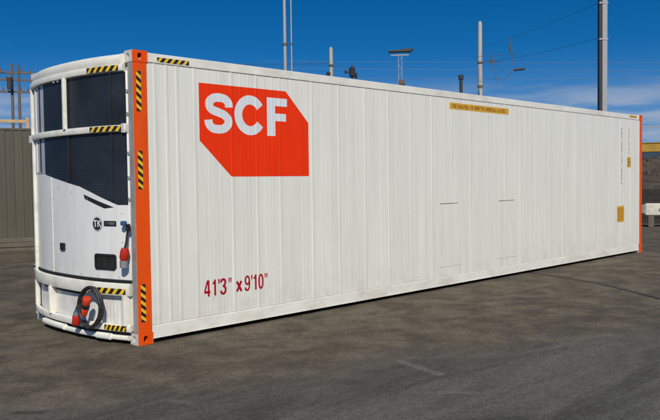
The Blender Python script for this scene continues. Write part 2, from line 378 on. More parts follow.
for i, (a, b) in enumerate(zip(edges, edges[1:])):
    g = G()
    pr = [(a + .0006, wall_y(a + .0006))] + [p for p in prof if a + .002 < p[0] < b - .002] + [(b - .0006, wall_y(b - .0006))]
    pr = [(pr[0][0], pr[0][1] + .008)] + pr + [(pr[-1][0], pr[-1][1] + .008)]
    cx = (a + b) / 2; zs = [Z0, Z1]
    n = len(pr)
    vs = [(x - cx, y, z) for z in zs for x, y in pr]
    g.add(vs, [(j, j + 1, n + j + 1, n + j) for j in range(n - 1)])
    o = g.build('side_panel', WHITE, C, loc=(cx, 0, 0))
    o2 = o.copy(); COL.objects.link(o2); o2.parent = C; o2.location = (L - cx, WD, 0); o2.rotation_euler = (0, 0, math.pi)
g = G(); g.box((.06, .034, .14), (12.51, WD - .034, 2.93)); g.build('insulated_core', UNITG, C)
for y0, y1, sg in ((0, .06, 1), (WD - .06, WD, -1)):
    g = G()
    g.box((.172, y0, 2.888), (12.398, y1, 2.985)); g.build('top_rail', RAILW, C, bevel=.006)
    g = G(); g.box((.172, y0, .052), (12.398, y1, .186))
    g.build('bottom_rail', RAILW, C, bevel=.008)
    g = G(); ya = y0 - .004 if sg > 0 else y1 - .004
    g.box((.172, ya, .050), (12.398, ya + .008, .058)); g.build('rail_lip', RAILW, C)
g = G()
xs = [.172 + i * (12.226 / 60) for i in range(61)]
for i in range(60):
    zt = 2.972 + (.006 if i % 2 else 0); g.box((xs[i], .062, 2.94), (xs[i + 1] - .002, WD - .062, zt))
g.build('roof', RAILW, C)
g = G()
for i in range(26): g.box((.35 + i * .46, .064, .055), (.42 + i * .46, WD - .064, .135))
g.build('floor_beams', DSTEEL, C)

def holed(gq, o, ux, vx, w, h, hw, hh, depth, mi, cap_mi, cx=.5, cy=.5, n=20):
    """rectangle with an oval hole and a recessed pocket behind it; o = corner, ux/vx = unit axes, inward normal by depth vector"""
    o = Vector(o); ux = Vector(ux); vx = Vector(vx); dp = Vector(depth); c = o + ux * w * cx + vx * h * cy
    ring, outer = [], []
    for i in range(n):
        a = 2 * math.pi * i / n; ca, sa = math.cos(a), math.sin(a)
        e = 2.8; px = hw / 2 * math.copysign(abs(ca) ** (2 / e), ca); py = hh / 2 * math.copysign(abs(sa) ** (2 / e), sa)
        ring.append(c + ux * px + vx * py)
        L_, R_, D_, U_ = -w * cx, w * (1 - cx), -h * cy, h * (1 - cy)
        k = min((R_ / ca if ca > 1e-9 else 1e9), (L_ / ca if ca < -1e-9 else 1e9), (U_ / sa if sa > 1e-9 else 1e9), (D_ / sa if sa < -1e-9 else 1e9))
        outer.append(c + ux * ca * k + vx * sa * k)
    cor = [c + ux * a + vx * b for a, b in ((R_, U_), (L_, U_), (L_, D_), (R_, D_))]
    vs = ring + outer + [p + dp for p in ring] + cor
    fs = [(i, (i + 1) % n, n + (i + 1) % n, n + i) for i in range(n)]
    for k, cc in enumerate(cor):
        ang = [math.atan2((cc - c).dot(vx), (cc - c).dot(ux)) % (2 * math.pi)]
        i = int(ang[0] / (2 * math.pi) * n); fs.append((n + i, n + (i + 1) % n, 3 * n + k))
    gq.add(vs, fs, mi)
    gq.add(ring + [p + dp for p in ring], [(i, (i + 1) % n, n + (i + 1) % n, n + i) for i in range(n)], mi)
    gq.add([p + dp for p in ring], [tuple(range(n))], cap_mi)
def corner(x0, sgx, y0, sgy, near, frontish, top_label=None):
    """post along z with a casting at each end; materials: 0 white, 1 orange, 2 dark"""
    ms = [POSTW, ORANGE, DARK, POSTG]
    X = lambda a: x0 + sgx * a
    Y = lambda a: y0 + sgy * a
    g = G()
    pw = .10
    # post body, a folded L-section with a step
    vs = [(X(.004), Y(.004)), (X(.168), Y(.004)), (X(.168), Y(.045)), (X(.09), Y(.06)), (X(.06), Y(pw)), (X(.004), Y(pw))]
    n = len(vs); z0, z1 = .119, 2.881
    g.add([(a, b, z0) for a, b in vs] + [(a, b, z1) for a, b in vs], [(i, (i + 1) % n, n + (i + 1) % n, n + i) for i in range(n)])
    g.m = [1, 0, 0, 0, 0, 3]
    post = g.build('corner_post', ms, C, bevel=.004)
    for zb, zt in ((0, .118), (2.882, 3.0)):
        g = G(); h = zt - zb
        sx_, sy_ = sgx, sgy
        holed(g, (X(0), Y(0), zb), (sx_, 0, 0), (0, 0, 1), .178, h, .052, .068, (0, sy_ * .05, 0), 1, 2, .50, .5)
        holed(g, (X(0), Y(0), zb), (0, sy_, 0), (0, 0, 1), .150, h, .045, .066, (sx_ * .04, 0, 0), 0, 1 if (frontish and zt > 2) else 2, .55, .5)
        a, b, c_, d = (X(0), Y(0)), (X(.178), Y(0)), (X(.178), Y(.150)), (X(0), Y(.150))
        g.add([(*a, zb), (*b, zb), (*c_, zb), (*d, zb)], [(0, 1, 2, 3)], 0); g.add([(*a, zt), (*b, zt), (*c_, zt), (*d, zt)], [(0, 1, 2, 3)], 1)
        g.add([(*b, zb), (*c_, zb), (*c_, zt), (*b, zt)], [(0, 1, 2, 3)], 0); g.add([(*c_, zb), (*d, zb), (*d, zt), (*c_, zt)], [(0, 1, 2, 3)], 0)
        me_o = g.build('corner_casting', ms, post)
    return post
corner(0, 1, 0, 1, True, True); corner(0, 1, WD, -1, False, True)
corner(L, -1, 0, 1, True, False); corner(L, -1, WD, -1, False, False)
# rear doors (face away, still built)
for k in range(2):
    g = G(); ya = .11 + k * 1.065; g.box((12.50, ya, .14), (12.545, ya + 1.055, 2.86)); g.build('rear_door', RAILW, C, bevel=.01)
for k in range(4):
    g = G(); yy = .4 + k * .51; g.tube([(12.57, yy, .12), (12.57, yy, 2.9)], .018, 10); g.build('locking_bar', METAL, C, smooth=True)
# upright edge plates where wall meets posts
g = G(); g.box((12.405, .003, .19), (12.425, .03, 2.88)); g.build('edge_strip', RAILW, C)

# patch plates low on the wall
for xa, xb in ((5.09, 5.68), (6.70, 7.33)):
    g = G(); yb = BASE - RIB - .001
    g.box((xa, yb, .33), (xb, BASE - .002, 1.285)); p = g.build('patch_plate', WHITE, C, bevel=.0015)
    g = G(); g.box((xa + .05, yb - .004, 1.287), (xb - .08, BASE - .001, 1.297)); g.build('drip_ledge', LEDGE, p)
# row of rivets down the rails
g = G()
for i in range(41):
    x = .3 + i * .3; g.tube([(x, .0005, 2.905), (x, -.003, 2.905)], .006, 6); g.tube([(x, .0005, .172), (x, -.003, .172)], .006, 6)
rv = g.build('rivets', RAILW, C); rv['kind'] = 'stuff'

# logo: red shape with two clipped corners and three white letters
SCFc = [(.808, 2.735), (2.070, 2.735), (2.440, 2.372), (2.440, 1.718), (1.235, 1.718), (.808, 2.112)]
logo = decal('logo_panel', [[SCFc]], on_wall, LOGO, C, CUTS)
def offs(polys, ox, oz): return [[(p[0] + ox, p[1] + oz) for p in P] for P in polys]
Sp = [(.340, .300), (.333, .345), (.290, .388), (.215, .402), (.135, .393), (.078, .352), (.075, .300), (.115, .262), (.195, .238), (.275, .212), (.325, .165), (.322, .110), (.272, .065), (.195, .052), (.115, .062), (.066, .104), (.056, .152)]
Sg = stroke(catmull([(a, b, 0) for a, b in Sp], 5), .108, .094)
Cg = stroke([(.225 + .172 * math.cos(R(a)), .2275 + .176 * math.sin(R(a))) for a in range(33, 328, 7)], .112, .104)
Fg = [[(0, 0), (.128, 0), (.128, .45), (0, .45)], [(.128, .355), (.318, .355), (.318, .45), (.128, .45)], [(.128, .178), (.300, .178), (.300, .268), (.128, .268)]]
for gl, ox, oz in ((Sg, .872, 2.190), (Cg, 1.292, 2.192), (Fg, 1.770, 2.194)):
    # cut the strokes into alternating layers so neighbours never share a plane
    lay = [[], gl]
    decal('letter', lay, on_wall if False else (lambda a, b, h, ox=ox, oz=oz: on_wall(a + ox, b + oz, h)), LOGOW, logo, [c - ox for c in CUTS])
# dimensions lettering 41'3" x 9'10"
def digit(ch):
    w, h, s = .082, .178, .027
    if ch == '4': return [stroke([(.048, h), (.006, .052)], .021), stroke([(0, .048), (w, .048)], s), stroke([(.058, 0), (.058, h)], .026)]
    if ch == '1': return [stroke([(.036, 0), (.036, h)], .026), stroke([(.038, h - .016), (.006, h - .046)], .022)]
    if ch == '3': return [stroke(catmull([(.010, .135, 0), (.018, .160, 0), (.042, .168, 0), (.066, .155, 0), (.068, .122, 0), (.052, .098, 0), (.032, .094, 0)], 4), s),
                          stroke(catmull([(.034, .094, 0), (.058, .088, 0), (.072, .060, 0), (.066, .024, 0), (.042, .010, 0), (.016, .018, 0), (.008, .045, 0)], 4), s)]
    if ch == '0': return [stroke([(.041 + .030 * math.copysign(abs(math.cos(R(a))) ** .8, math.cos(R(a))), .089 + .077 * math.copysign(abs(math.sin(R(a))) ** .8, math.sin(R(a)))) for a in range(0, 361, 12)], .024)]
    if ch == '9': return [stroke([(.041 + .029 * math.cos(R(a)), .122 + .045 * math.sin(R(a))) for a in range(0, 361, 15)], .023),
                          stroke(catmull([(.071, .125, 0), (.071, .070, 0), (.060, .022, 0), (.038, .010, 0), (.018, .018, 0), (.009, .042, 0)], 4), .023)]
    if ch == 'x': return [stroke([(0, .008), (.066, .125)], .030), stroke([(.066, .008), (0, .125)], .030)]
    if ch == "'": return [[[(.006, .125), (.022, .125), (.026, h), (.002, h)]]]
    if ch == '"': return [[[(.004, .125), (.017, .125), (.020, h), (.001, h)], [(.030, .125), (.043, .125), (.046, h), (.027, h)]]]
lay = [[], [], []]
for ch, px in (('4', 204.6), ('1', 212.3), ("'", 217.6), ('3', 219.8), ('"', 227.6), ('x', 236.0), ('9', 243.8), ("'", 250.2), ('1', 252.8), ('0', 257.8), ('"', 264.6)):
    for k, st_ in enumerate(digit(ch)): lay[k] += offs(st_, .822 + (px - 204) * .01438, .402)
decal('dimension_lettering', lay, on_wall, CRIM, C, CUTS)

flat = lambda y: (lambda a, b, h: Vector((a, y - h, b)))
def hazard(u0, u1, v0, v1, n, lean, mapf, vertical=False, cuts=()):
    return decal('hazard_strip', [[[(u0, v0), (u1, v0), (u1, v1), (u0, v1)]], (stripes(u0, u1, v0, v1, n, lean, vertical), 1)], mapf, [BLACK, YEL], C, cuts)
hazard(.290, .684, 2.902, 2.950, 5, 1, flat(0))
for a, b in ((2.385, 2.79), (1.595, 1.985), (.235, .625)): hazard(.042, .098, a, b, 5, -1, flat(.004), True)
# yellow height notice with a line of small print
def small_print(x0, x1, z0, z1, seed, rows=1):
    q = random.Random(seed); o_ = []; rh = (z1 - z0) / rows
    for rr in range(rows):
        x = x0
        while x < x1 - .02:
            n = q.randint(2, 8)
            for _ in range(n):
                w = rh * q.uniform(.32, .5)
                if x + w > x1: break
                b = z0 + rr * rh + rh * .15; t_ = b + rh * .68; k = q.random(); e = w * .28
                o_.append([(x, b), (x + e, b), (x + e, t_), (x, t_)])
                if k < .7: o_.append([(x + e, t_ - rh * .16), (x + w, t_ - rh * .16), (x + w, t_), (x + e, t_)])
                if k > .3: o_.append([(x + e, b), (x + w, b), (x + w, b + rh * .16), (x + e, b + rh * .16)])
                if .25 < k < .8: o_.append([(x + e, b + rh * .27), (x + w, b + rh * .27), (x + w, b + rh * .41), (x + e, b + rh * .41)])
                x += w + rh * .12
            x += rh * .4
    return o_
decal('height_notice', [[[(5.408, 2.722), (7.083, 2.722), (7.083, 2.822), (5.408, 2.822)]], (small_print(5.47, 7.03, 2.735, 2.81, 3), 1)], on_wall, [STICK, STINK], C, CUTS)
decal('warning_sticker', [[[(11.31, .712), (11.655, .712), (11.655, 1.048), (11.31, 1.048)]], (small_print(11.35, 11.62, .74, 1.02, 5, 5), 1)], on_wall, [STICK, STINK], C, CUTS)
decal('small_sticker', [[[(11.80, 1.86), (11.98, 1.86), (11.98, 2.08), (11.80, 2.08)]], (small_print(11.82, 11.96, 1.88, 2.06, 8, 3), 1)], on_wall, [STICK, STINK], C, CUTS)
decal('marking_plate', [[[(11.90, 2.925), (12.27, 2.925), (12.27, 2.968), (11.90, 2.968)]], (small_print(11.93, 12.24, 2.93, 2.963, 9), 1)], flat(0), [STICK, STINK], C)
def vprint(x, w, z0, z1, seed):
    q = random.Random(seed); z = z1; o_ = []
    while z > z0:
        h = .085
        o_.append([(x, z - h), (x + w * .3, z - h), (x + w * .3, z), (x, z)])
        if q.random() < .7: o_.append([(x + w * .3, z - h * .25), (x + w, z - h * .25), (x + w, z), (x + w * .3, z)])
        if q.random() < .7: o_.append([(x + w * .3, z - h), (x + w, z - h), (x + w, z - h * .75), (x + w * .3, z - h * .75)])
        z -= h + .014 + (.06 if q.random() < .12 else 0)
    return o_
decal('vertical_lettering', [vprint(11.50, .055, 1.55, 2.68, 4)], on_wall, GREYINK, C, CUTS)
decal('vertical_lettering', [vprint(11.88, .045, 2.15, 2.72, 6)], on_wall, GREYINK, C, CUTS)

# ---------------------------------------------------------------- nose: bulging cooling unit behind a tubular guard
def bulge(y, b, e):
    t = abs((y - 1.2) / 1.1); return e + b * (1 - t ** 2.4)
Bu = lambda y: bulge(min(max(y, .1), 2.3), .18, 0.0)
Bo = lambda y: bulge(min(max(y, .1), 2.3), .185, .035)
def arc_pts(y0, y1, z, B_, d=0, n=28): return [(-B_(y0 + (y1 - y0) * i / n) - d, y0 + (y1 - y0) * i / n, z) for i in range(n + 1)]
def body(name, y0, y1, z0, z1, B_, xin, m, parent, bevel=.012, d=0, round_left=True):
    g = G(); A = arc_pts(y0, y1, 0, B_, d, 30)
    if round_left:
        ex = A[-1]; A = A[:-1] + [(ex[0] + .012, ex[1] - .004, 0), (ex[0] + .045, ex[1], 0)]
    pl = [(xin, y0)] + [(p[0], p[1]) for p in A] + [(xin, y1)]
    n = len(pl); g.add([(a, b, z0) for a, b in pl] + [(a, b, z1) for a, b in pl], [(i, (i + 1) % n, n + (i + 1) % n, n + i) for i in range(n)] + [tuple(range(n)), tuple(range(n, 2 * n))])
    return g.build(name, m, parent, smooth=True, bevel=bevel)
UN = body('cooling_unit', .112, 2.19, .655, 2.80, Bu, .07, UNITW, C)
on_unit = lambda y, z, h: Vector((-Bu(y) - .002 - h, y, z))
YC = [.11 + i * .06 for i in range(36)]
GP = [(.118, 1.437), (.247, 1.437), (.652, 1.576), (.83, 1.631), (1.667, 1.772), (1.667, 2.79), (.118, 2.79)]
gr_ = decal('condenser_grille', [[GP]], on_unit, GRILLE, UN, YC)
# louvre blades over the grille (too fine to pick apart)
g = G(); z = 1.46
def gl_lim(z):
    # widest y at which the sloped lower edge lies below z
    P = [(.118, 1.437), (.247, 1.437), (.652, 1.576), (.83, 1.631), (1.667, 1.772)]
    if z >= 1.772: return 1.655
    for (a, za), (b, zb) in zip(P, P[1:]):
        if za <= z <= zb and zb > za: return a + (b - a) * (z - za) / (zb - za) - .012
    return .247
while z < 2.78:
    y1 = gl_lim(z - .004)
    if y1 > .2:
        n = max(3, int((y1 - .125) / .08)); P = [(.125 + (y1 - .125) * i / n) for i in range(n + 1)]
        vs = []
        for y in P: x = -Bu(y); vs += [(x - .0045, y, z + .007), (x - .0075, y, z - .003), (x - .0045, y, z - .004)]
        g.add(vs, [(3 * i + a, 3 * i + b, 3 * i + 3 + b, 3 * i + 3 + a) for i in range(n) for a, b in ((0, 1), (1, 2))])
    z += .017
lv = g.build('louvres', GRILLE, UN); lv['kind'] = 'stuff'
for yy in (.30, 1.02):
    g = G(); g.sweep([(-Bu(yy) - .016, yy, gl_z) for gl_z in ((1.48 if yy < .5 else 1.69), 2.785)], rect(.02, .014)); g.build('grille_divider', GRILLE, UN)
decal('accent_slash', [[[(.763, 1.546), (.745, 1.500), (.430, 1.400), (.300, 1.412)]]], on_unit, BLACK, UN, YC)
def disc(cy, cz, ry, rz, n=28): return [(cy + ry * math.cos(2 * math.pi * i / n), cz + rz * math.sin(2 * math.pi * i / n)) for i in range(n)]
# maker's roundel and bar (y grows to the left in the picture, so letters run towards -y)
ring = stroke([(.545 + .070 * math.cos(R(a)), 1.235 + .070 * math.sin(R(a))) for a in range(0, 361, 12)], .006)
Tm = [[(.600, 1.262), (.552, 1.262), (.552, 1.276), (.600, 1.276)], [(.583, 1.202), (.567, 1.202), (.567, 1.262), (.583, 1.262)]]
Km = [[(.540, 1.202), (.527, 1.202), (.527, 1.276), (.540, 1.276)]] + stroke([(.528, 1.238), (.495, 1.274)], .015) + stroke([(.520, 1.246), (.492, 1.204)], .015)
decal('roundel', [[disc(.545, 1.235, .076, .076)], (Tm, 1), (Km, 1), (ring, 1)], on_unit, [BLACK, LOGOW], UN, YC)
tx = [[(.452 - (P[0][0] - 0) if False else p[0], p[1]) for p in P] for P in small_print(.292, .430, 1.226, 1.262, 12)]
decal('model_bar', [[[(.445, 1.214), (.278, 1.214), (.272, 1.222), (.272, 1.262), (.278, 1.270), (.445, 1.270)]], (tx, 1)], on_unit, [BLACK, PLUGG], UN, YC)
g = G(); g.box((-Bu(1.22) - .02, 1.175, .925), (-Bu(1.22) + .03, 1.275, 1.005)); g.build('latch', DARK, UN, bevel=.006)
# control window: frame, recessed pane
g = G(); yc, zc = .435, .842
ro, ri = rrect(.305, .165, .03), rrect(.262, .122, .018); n = len(ro)
vo = [(-Bu(yc + p[0]) - .014, yc + p[0], zc + p[1]) for p in ro]; vi = [(-Bu(yc + p[0]) - .014, yc + p[0], zc + p[1]) for p in ri]
vb = [(-Bu(yc + p[0]) - .003, yc + p[0], zc + p[1]) for p in ri]; vz = [(-Bu(yc + p[0]) + .01, yc + p[0], zc + p[1]) for p in ro]
g.add(vo + vi + vb + vz, [(i, (i + 1) % n, n + (i + 1) % n, n + i) for i in range(n)] + [(n + i, n + (i + 1) % n, 2 * n + (i + 1) % n, 2 * n + i) for i in range(n)] + [(i, (i + 1) % n, 3 * n + (i + 1) % n, 3 * n + i) for i in range(n)])
cw = g.build('control_window', BLACK, UN)
decal('pane', [[[(yc + p[0], zc + p[1]) for p in rrect(.266, .126, .02)]]], lambda y, z, h: Vector((-Bu(y) - .003 - h, y, z)), GLASS, UN, YC)
# panel seams on the unit: slim raised beads
for yy, za, zb in ((1.49, .665, 1.738),):
    g = G(); g.sweep([(-Bu(yy) - .001, yy, za), (-Bu(yy) - .001, yy, zb)], rrect(.014, .008, .003, 2)); g.build('panel_seam', UNITW, UN)
g = G(); g.sweep(arc_pts(.12, 2.19, .652, Bu, -.006), rect(.03, .02), up=(0, 0, 1)); g.build('drip_gap', DARK, C)
g = G(); g.box((-.045, 2.10, 1.78), (.05, 2.194, 2.79)); g.build('unit_side_panel', UNITG, UN, bevel=.006)
decal('unit_corner_panel', [[[(1.675, 1.78), (2.16, 1.78), (2.16, 2.79), (1.675, 2.79)]]], on_unit, UNITG, UN, YC)
for k, yy in enumerate((1.80, 1.98)):
    g = G(); g.sweep([(-Bu(yy) - .008, yy, 1.80), (-Bu(yy) - .008, yy, 2.78)], rect(.02, .012)); g.build('corner_louvre', DSTEEL if k == 0 else UNITW, UN)

g = G()
for yy, zz_ in [(y_, z_) for y_ in (1.455, 1.525) for z_ in (.72, .98, 1.24, 1.50)] + [(y_, .69) for y_ in (.25, .55, .85, 1.15, 1.75, 2.0)] + [(.20, z_) for z_ in (.80, 1.05, 1.35)] + [(1.72, 1.70), (1.3, 1.62), (1.0, 1.57), (.7, 1.50)]:
    x = -Bu(yy); g.tube([(x + .002, yy, zz_), (x - .0045, yy, zz_)], .0065, 6)
sc_ = g.build('screws', METAL, UN); sc_['kind'] = 'stuff'
# front sheet of the container behind the unit
g = G(); g.box((.03, .11, .14), (.058, WD - .11, 2.93)); g.build('front_bulkhead', POSTW, C)
# arched roof cap above the unit
def cap():
    g = G(); n = 26; rows = []
    for i in range(n + 1):
        y = .152 + (2.20 - .152) * i / n
        t = abs((y - 1.2) / 1.05); drop = .045 * t ** 5 if y > 1.2 else 0
        x = -Bo(y)
        rows.append([(x + .012, y, 2.868), (x + .000, y, 2.905 - drop * .3), (x + .010, y, 2.945 - drop), (x + .050, y, 2.972 - drop), (.03, y, 2.990 - drop * .5), (.03, y, 2.868)])
    k = 6; vs = [p for r_ in rows for p in r_]
    g.add(vs, [(i * k + j, i * k + (j + 1) % k, (i + 1) * k + (j + 1) % k, (i + 1) * k + j) for i in range(n) for j in range(k)] + [tuple(range(k)), tuple(n * k + j for j in range(k))])
    return g.build('front_roof_cap', RAILW, C, smooth=True)
cap()
# guard rails
def rail(y0, y1, z0, z1, th=.045, name='guard_rail', m=RAILW, B_=Bo, bev=.008):
    g = G(); zc_ = (z0 + z1) / 2
    g.sweep(arc_pts(y0, y1, zc_, lambda y: B_(y) - th / 2), rrect(th, z1 - z0, min(.012, (z1 - z0) / 3), 2), up=(0, 0, 1))
    return g.build(name, m, C, smooth=True)
rail(.125, 2.235, 2.795, 2.866)
rail(.105, 2.245, 2.182, 2.252)
rail(.105, 2.225, .500, .628, .055)
rail(.105, 2.225, .128, .200)
# front side lower ledge joining band and bulkhead
g = G(); A = arc_pts(.12, 2.20, 0, lambda y: Bo(y) - .056); pl = [(p[0], p[1]) for p in A] + [(.03, 2.20), (.03, .12)]; n = len(pl)
g.add([(a, b, .575) for a, b in pl] + [(a, b, .60) for a, b in pl], [(i, (i + 1) % n, n + (i + 1) % n, n + i) for i in range(n)] + [tuple(range(n)), tuple(range(n, 2 * n))]); g.build('shelf', RAILW, C)
# lower skirt with fine upright flutes
g = G(); y = .12
P = []
k = 0
while y < 2.16:
    P.append((-Bo(y) + .062 + (.0022 if k % 4 in (1, 2) else 0), y)); y += .012; k += 1
n = len(P); g.add([(a, b, .135) for a, b in P] + [(a, b, .57) for a, b in P], [(i, i + 1, n + i + 1, n + i) for i in range(n - 1)])
g.build('lower_skirt', UNITW, C)
# dark drain slots in the lower skirt
for a, b in ((.88, 1.46), (1.62, 1.86)):
    g = G(); nn = 8; g.sweep([(-Bo(a + (b - a) * i / nn) + .055, a + (b - a) * i / nn, .478) for i in range(nn + 1)], rrect(.016, .030, .006, 2), up=(0, 0, 1)); g.build('slot', DARK, C)
def upright(y, z0, z1, w, th=.045, m=RAILW, dx=0):
    g = G(); x = -Bo(y) + th / 2 + dx; g.sweep([(x, y, z0), (x, y, z1)], rrect(th, w, .012, 2), up=(0, 1, 0) if False else (-1, 0, 0)); return g.build('guard_upright', m, C, smooth=True)
upright(1.04, 2.250, 2.798, .085)
upright(1.51, .198, .503, .085)
upright(2.205, 2.250, 2.80, .05); upright(2.155, .628, 2.184, .045); upright(2.195, .198, .503, .055)
upright(.155, .198, .503, .10, .05)
for z in (.455, .375, .300, .235):
    g = G(); x = -Bo(.155) - .001; g.tube([(x + .01, .175, z), (x - .012, .175, z)], .013, 6); g.build('bolt', DSTEEL, C)
# brackets where the guard hinges to the left post
g = G(); g.box((-.085, 2.12, 2.15), (.02, 2.262, 2.245)); g.build('bracket', POSTW, C, bevel=.012)
g = G(); g.tube([(-.03, 2.20, 2.06), (-.03, 2.235, 2.16)], .022, 8); g.tube([(-.035, 2.16, 1.88), (-.035, 2.19, 2.10)], .014, 8); g.build('hinge_pin', POSTW, C, smooth=True)
g = G(); g.box((-.075, 2.17, .60), (.03, 2.258, .70)); g.build('bracket', RAILW, C, bevel=.025)
g = G(); g.tube([(-.078, 2.21, .665), (-.066, 2.21, .665)], .02, 10); g.build('bolt', DSTEEL, C)
g = G(); g.box((-.06, 2.17, .075), (.03, 2.25, .128)); g.build('bracket', RAILW, C, bevel=.015)
g = G(); g.box((-.052, .108, 2.17), (.012, .158, 2.265)); g.build('bracket', POSTW, C, bevel=.005)
for z in (2.58, 2.35, 1.95, 1.7, 1.48, 1.2):
    g = G(); g.box((-.012, .100, z), (.004, .112, z + .03)); g.build('bolt', METAL, C)
# brace under the roof cap
g = G()
for yy in (1.20, 1.30): g = G(); g.box((-Bo(yy) + .01, yy, 2.775), (-Bo(yy) + .03, yy + .02, 2.794)); g.build('cap_brace', POSTW, C)
# step rail and its two thick blocks, close to the ground
g = G(); g.sweep(arc_pts(.13, 1.80, .066, lambda y: Bo(y) - .02), rrect(.05, .05, .016, 3), up=(0, 0, 1)); g.build('step_rail', RAILW, C, smooth=True)
g = G(); g.sweep(arc_pts(.34, .53, .071, lambda y: Bo(y) + .002, n=6), rrect(.06, .066, .022, 3), up=(0, 0, 1)); g.build('step_block', RAILW, C, smooth=True)
g = G(); g.sweep(arc_pts(1.16, 1.74, .080, lambda y: Bo(y) - .005, n=10), rrect(.06, .062, .022, 3), up=(0, 0, 1)); g.build('step_block', RAILW, C, smooth=True)
g = G(); A = arc_pts(.13, 2.1, 0, lambda y: Bo(y) - .07); pl = [(p[0], p[1]) for p in A] + [(.03, 2.1), (.03, .13)]; n = len(pl)
g.add([(a, b, .045) for a, b in pl] + [(a, b, .122) for a, b in pl], [(i, (i + 1) % n, n + (i + 1) % n, n + i) for i in range(n)] + [tuple(range(n)), tuple(range(n, 2 * n))]); g.build('underside', DSTEEL, C)
# hazard strips on the guard; they lean the other way in y
on_guard = lambda y, z, h: Vector((-Bo(y) - .0015 - h, y, z))
def ghaz(y0, y1, z0, z1): return hazard(y0, y1, z0, z1, 5, -1, on_guard, False, YC)
ghaz(.165, .600, 2.803, 2.858); ghaz(.145, .575, 2.190, 2.244); ghaz(.140, .600, .515, .575); ghaz(.140, .425, .136, .192)

# ---------------------------------------------------------------- power cables hanging on the guard
CB = empty('power_cable', (-Bo(.6) - .03, .60, .12), 'thick black power cable coiled on the white front guard with orange-red plugs', 'cable')
CB_o = Vector((-Bo(.6) - .03, .60, .12))
def loc(p): return Vector(p) - CB_o
for k, (ry, rz, dx, ph) in enumerate(((.168, .208, 0, 0), (.163, .213, .026, .7))):
    g = G(); pts = []
    for i in range(48):
        a = 2 * math.pi * i / 48; y = .560 + ry * math.cos(a) + .008 * math.sin(3 * a + ph); z = .368 + rz * math.sin(a) + .006 * math.cos(2 * a + ph) - .02 * math.cos(a)
        pts.append(loc((-Bo(y) - .045 - dx, y, z)))
    g.tube(pts, .018, 10, closed=True); g.build('coil', RUBBER, CB, smooth=True)
def plug(base, tip, r0, cols, lens):
    """stepped round plug from base to tip"""
    b, t_ = Vector(base), Vector(tip); d = t_ - b; out_ = []
    pos = 0
    for (r1, r2, fr, m, nm_) in cols:
        g = G(); p0 = b + d * pos; p1 = b + d * (pos + fr)
        g.tube([p0, p0 + (p1 - p0) * .1, p0 + (p1 - p0) * .9, p1], r0, 14, scales=[r1 * .88, r1, r2, r2 * .88]); o_ = g.build(nm_, m, CB, smooth=True)
        pos += fr
xg = -Bo(.8) - .07
plug(loc((xg, .785, .165)), loc((xg - .01, .745, .335)), .042, [(1.05, 1.0, .58, PLUGD, 'plug_body'), (.85, .85, .22, PLUGG, 'plug_collar'), (.6, .45, .20, BLUE, 'cable_gland')], 0)
xg = -Bo(.6) - .10
plug(loc((xg, .620, .235)), loc((xg, .515, .485)), .040, [(.5, .6, .18, BLUE, 'cable_gland'), (.75, 1.0, .34, PLUG, 'plug_body'), (1.08, 1.08, .14, BLACK, 'plug_collar'), (1.05, 1.15, .30, PLUG, 'plug_cap')], 0)
g = G(); g.tube(catmull([loc((-Bo(.8) - .08, .745, .335)), loc((-Bo(.74) - .07, .725, .40)), loc((-Bo(.7) - .06, .69, .46)), loc((-Bo(.62) - .05, .62, .55))], 6), .013, 8); g.build('tail', RUBBER, CB, smooth=True)

PL = empty('hanging_plug', (-.05, .10, .80), 'red plug in a grey socket hung beside the orange front corner post', 'plug')
po = Vector((-.05, .10, .80)); q = lambda x, y, z: Vector((x, y, z)) - po
g = G(); g.tube([q(-.075, .118, .80), q(-.075, .118, .872)], .042, 14); g.build('socket', PLUGG, PL, smooth=True)
g = G(); g.tube([q(-.075, .116, .874), q(-.075, .112, .90), q(-.075, .098, .96), q(-.075, .092, 1.0)], .045, 14, scales=[.8, 1.05, 1.05, .8]); g.build('plug_body', PLUGD, PL, smooth=True)
g = G(); g.tube(catmull([q(-.075, .092, 1.0), q(-.06, .085, 1.07), q(-.05, .088, 1.13), q(-.045, .07, 1.20)], 6), .012, 8); g.build('cord', RUBBER, PL, smooth=True)
g = G(); g.tube([q(-.045, .075, 1.175), q(-.05, .068, 1.245)], .024, 10); g.build('gland', BLACK, PL, smooth=True)
g = G(); g.box(q(-.09, .098, 1.228), q(-.04, .150, 1.275)); g.build('coupler', BLUE, PL, bevel=.008)

# ---------------------------------------------------------------- background, left: olive corrugated fence
FE = empty('corrugated_fence', (3.4, 12.05, 0), 'tall olive-grey corrugated metal fence standing left behind the container', 'fence', None, R(-22.3))
cw_ = 1.2
def fsheet():
    g = G(); P = []; x = 0; pitch = .20
    for i in range(6):
        P += [(x, 0), (x + .07, 0), (x + .085, -.010), (x + .165, -.010), (x + .19, 0)]; x += pitch
    P.append((cw_ - .004, 0)); n = len(P)
    g.add([(a, b, .34) for a, b in P] + [(a, b, 3.0) for a, b in P], [(i, i + 1, n + i + 1, n + i) for i in range(n - 1)])
    return g.build('fence_sheet', FENCE, FE)
s0 = fsheet(); s0.location = (-8.4, 0, 0)
for i in range(1, 13):
    s = s0.copy(); COL.objects.link(s); s.parent = FE; s.location = (-8.4 + i * cw_, rnd.uniform(-.008, .008), 0)
for i, (z0, z1, yy) in enumerate(((.0, .10, -.05), (.105, .215, -.07), (.22, .335, -.045))):
    g = G(); g.box((-8.4, yy, z0), (7.2, .05, z1)); g.build('base_beam', FENCEB, FE, bevel=.01)
g = G(); g.box((-8.4, -.03, 3.002), (7.2, .02, 3.05)); g.build('top_rail', FENCE, FE)
for i in range(7):
    g = G(); g.box((-8.4 + i * 2.6 - .04, .06, 0), (-8.4 + i * 2.6 + .04, .14, 2.96)); g.build('fence_post', DSTEEL, FE)

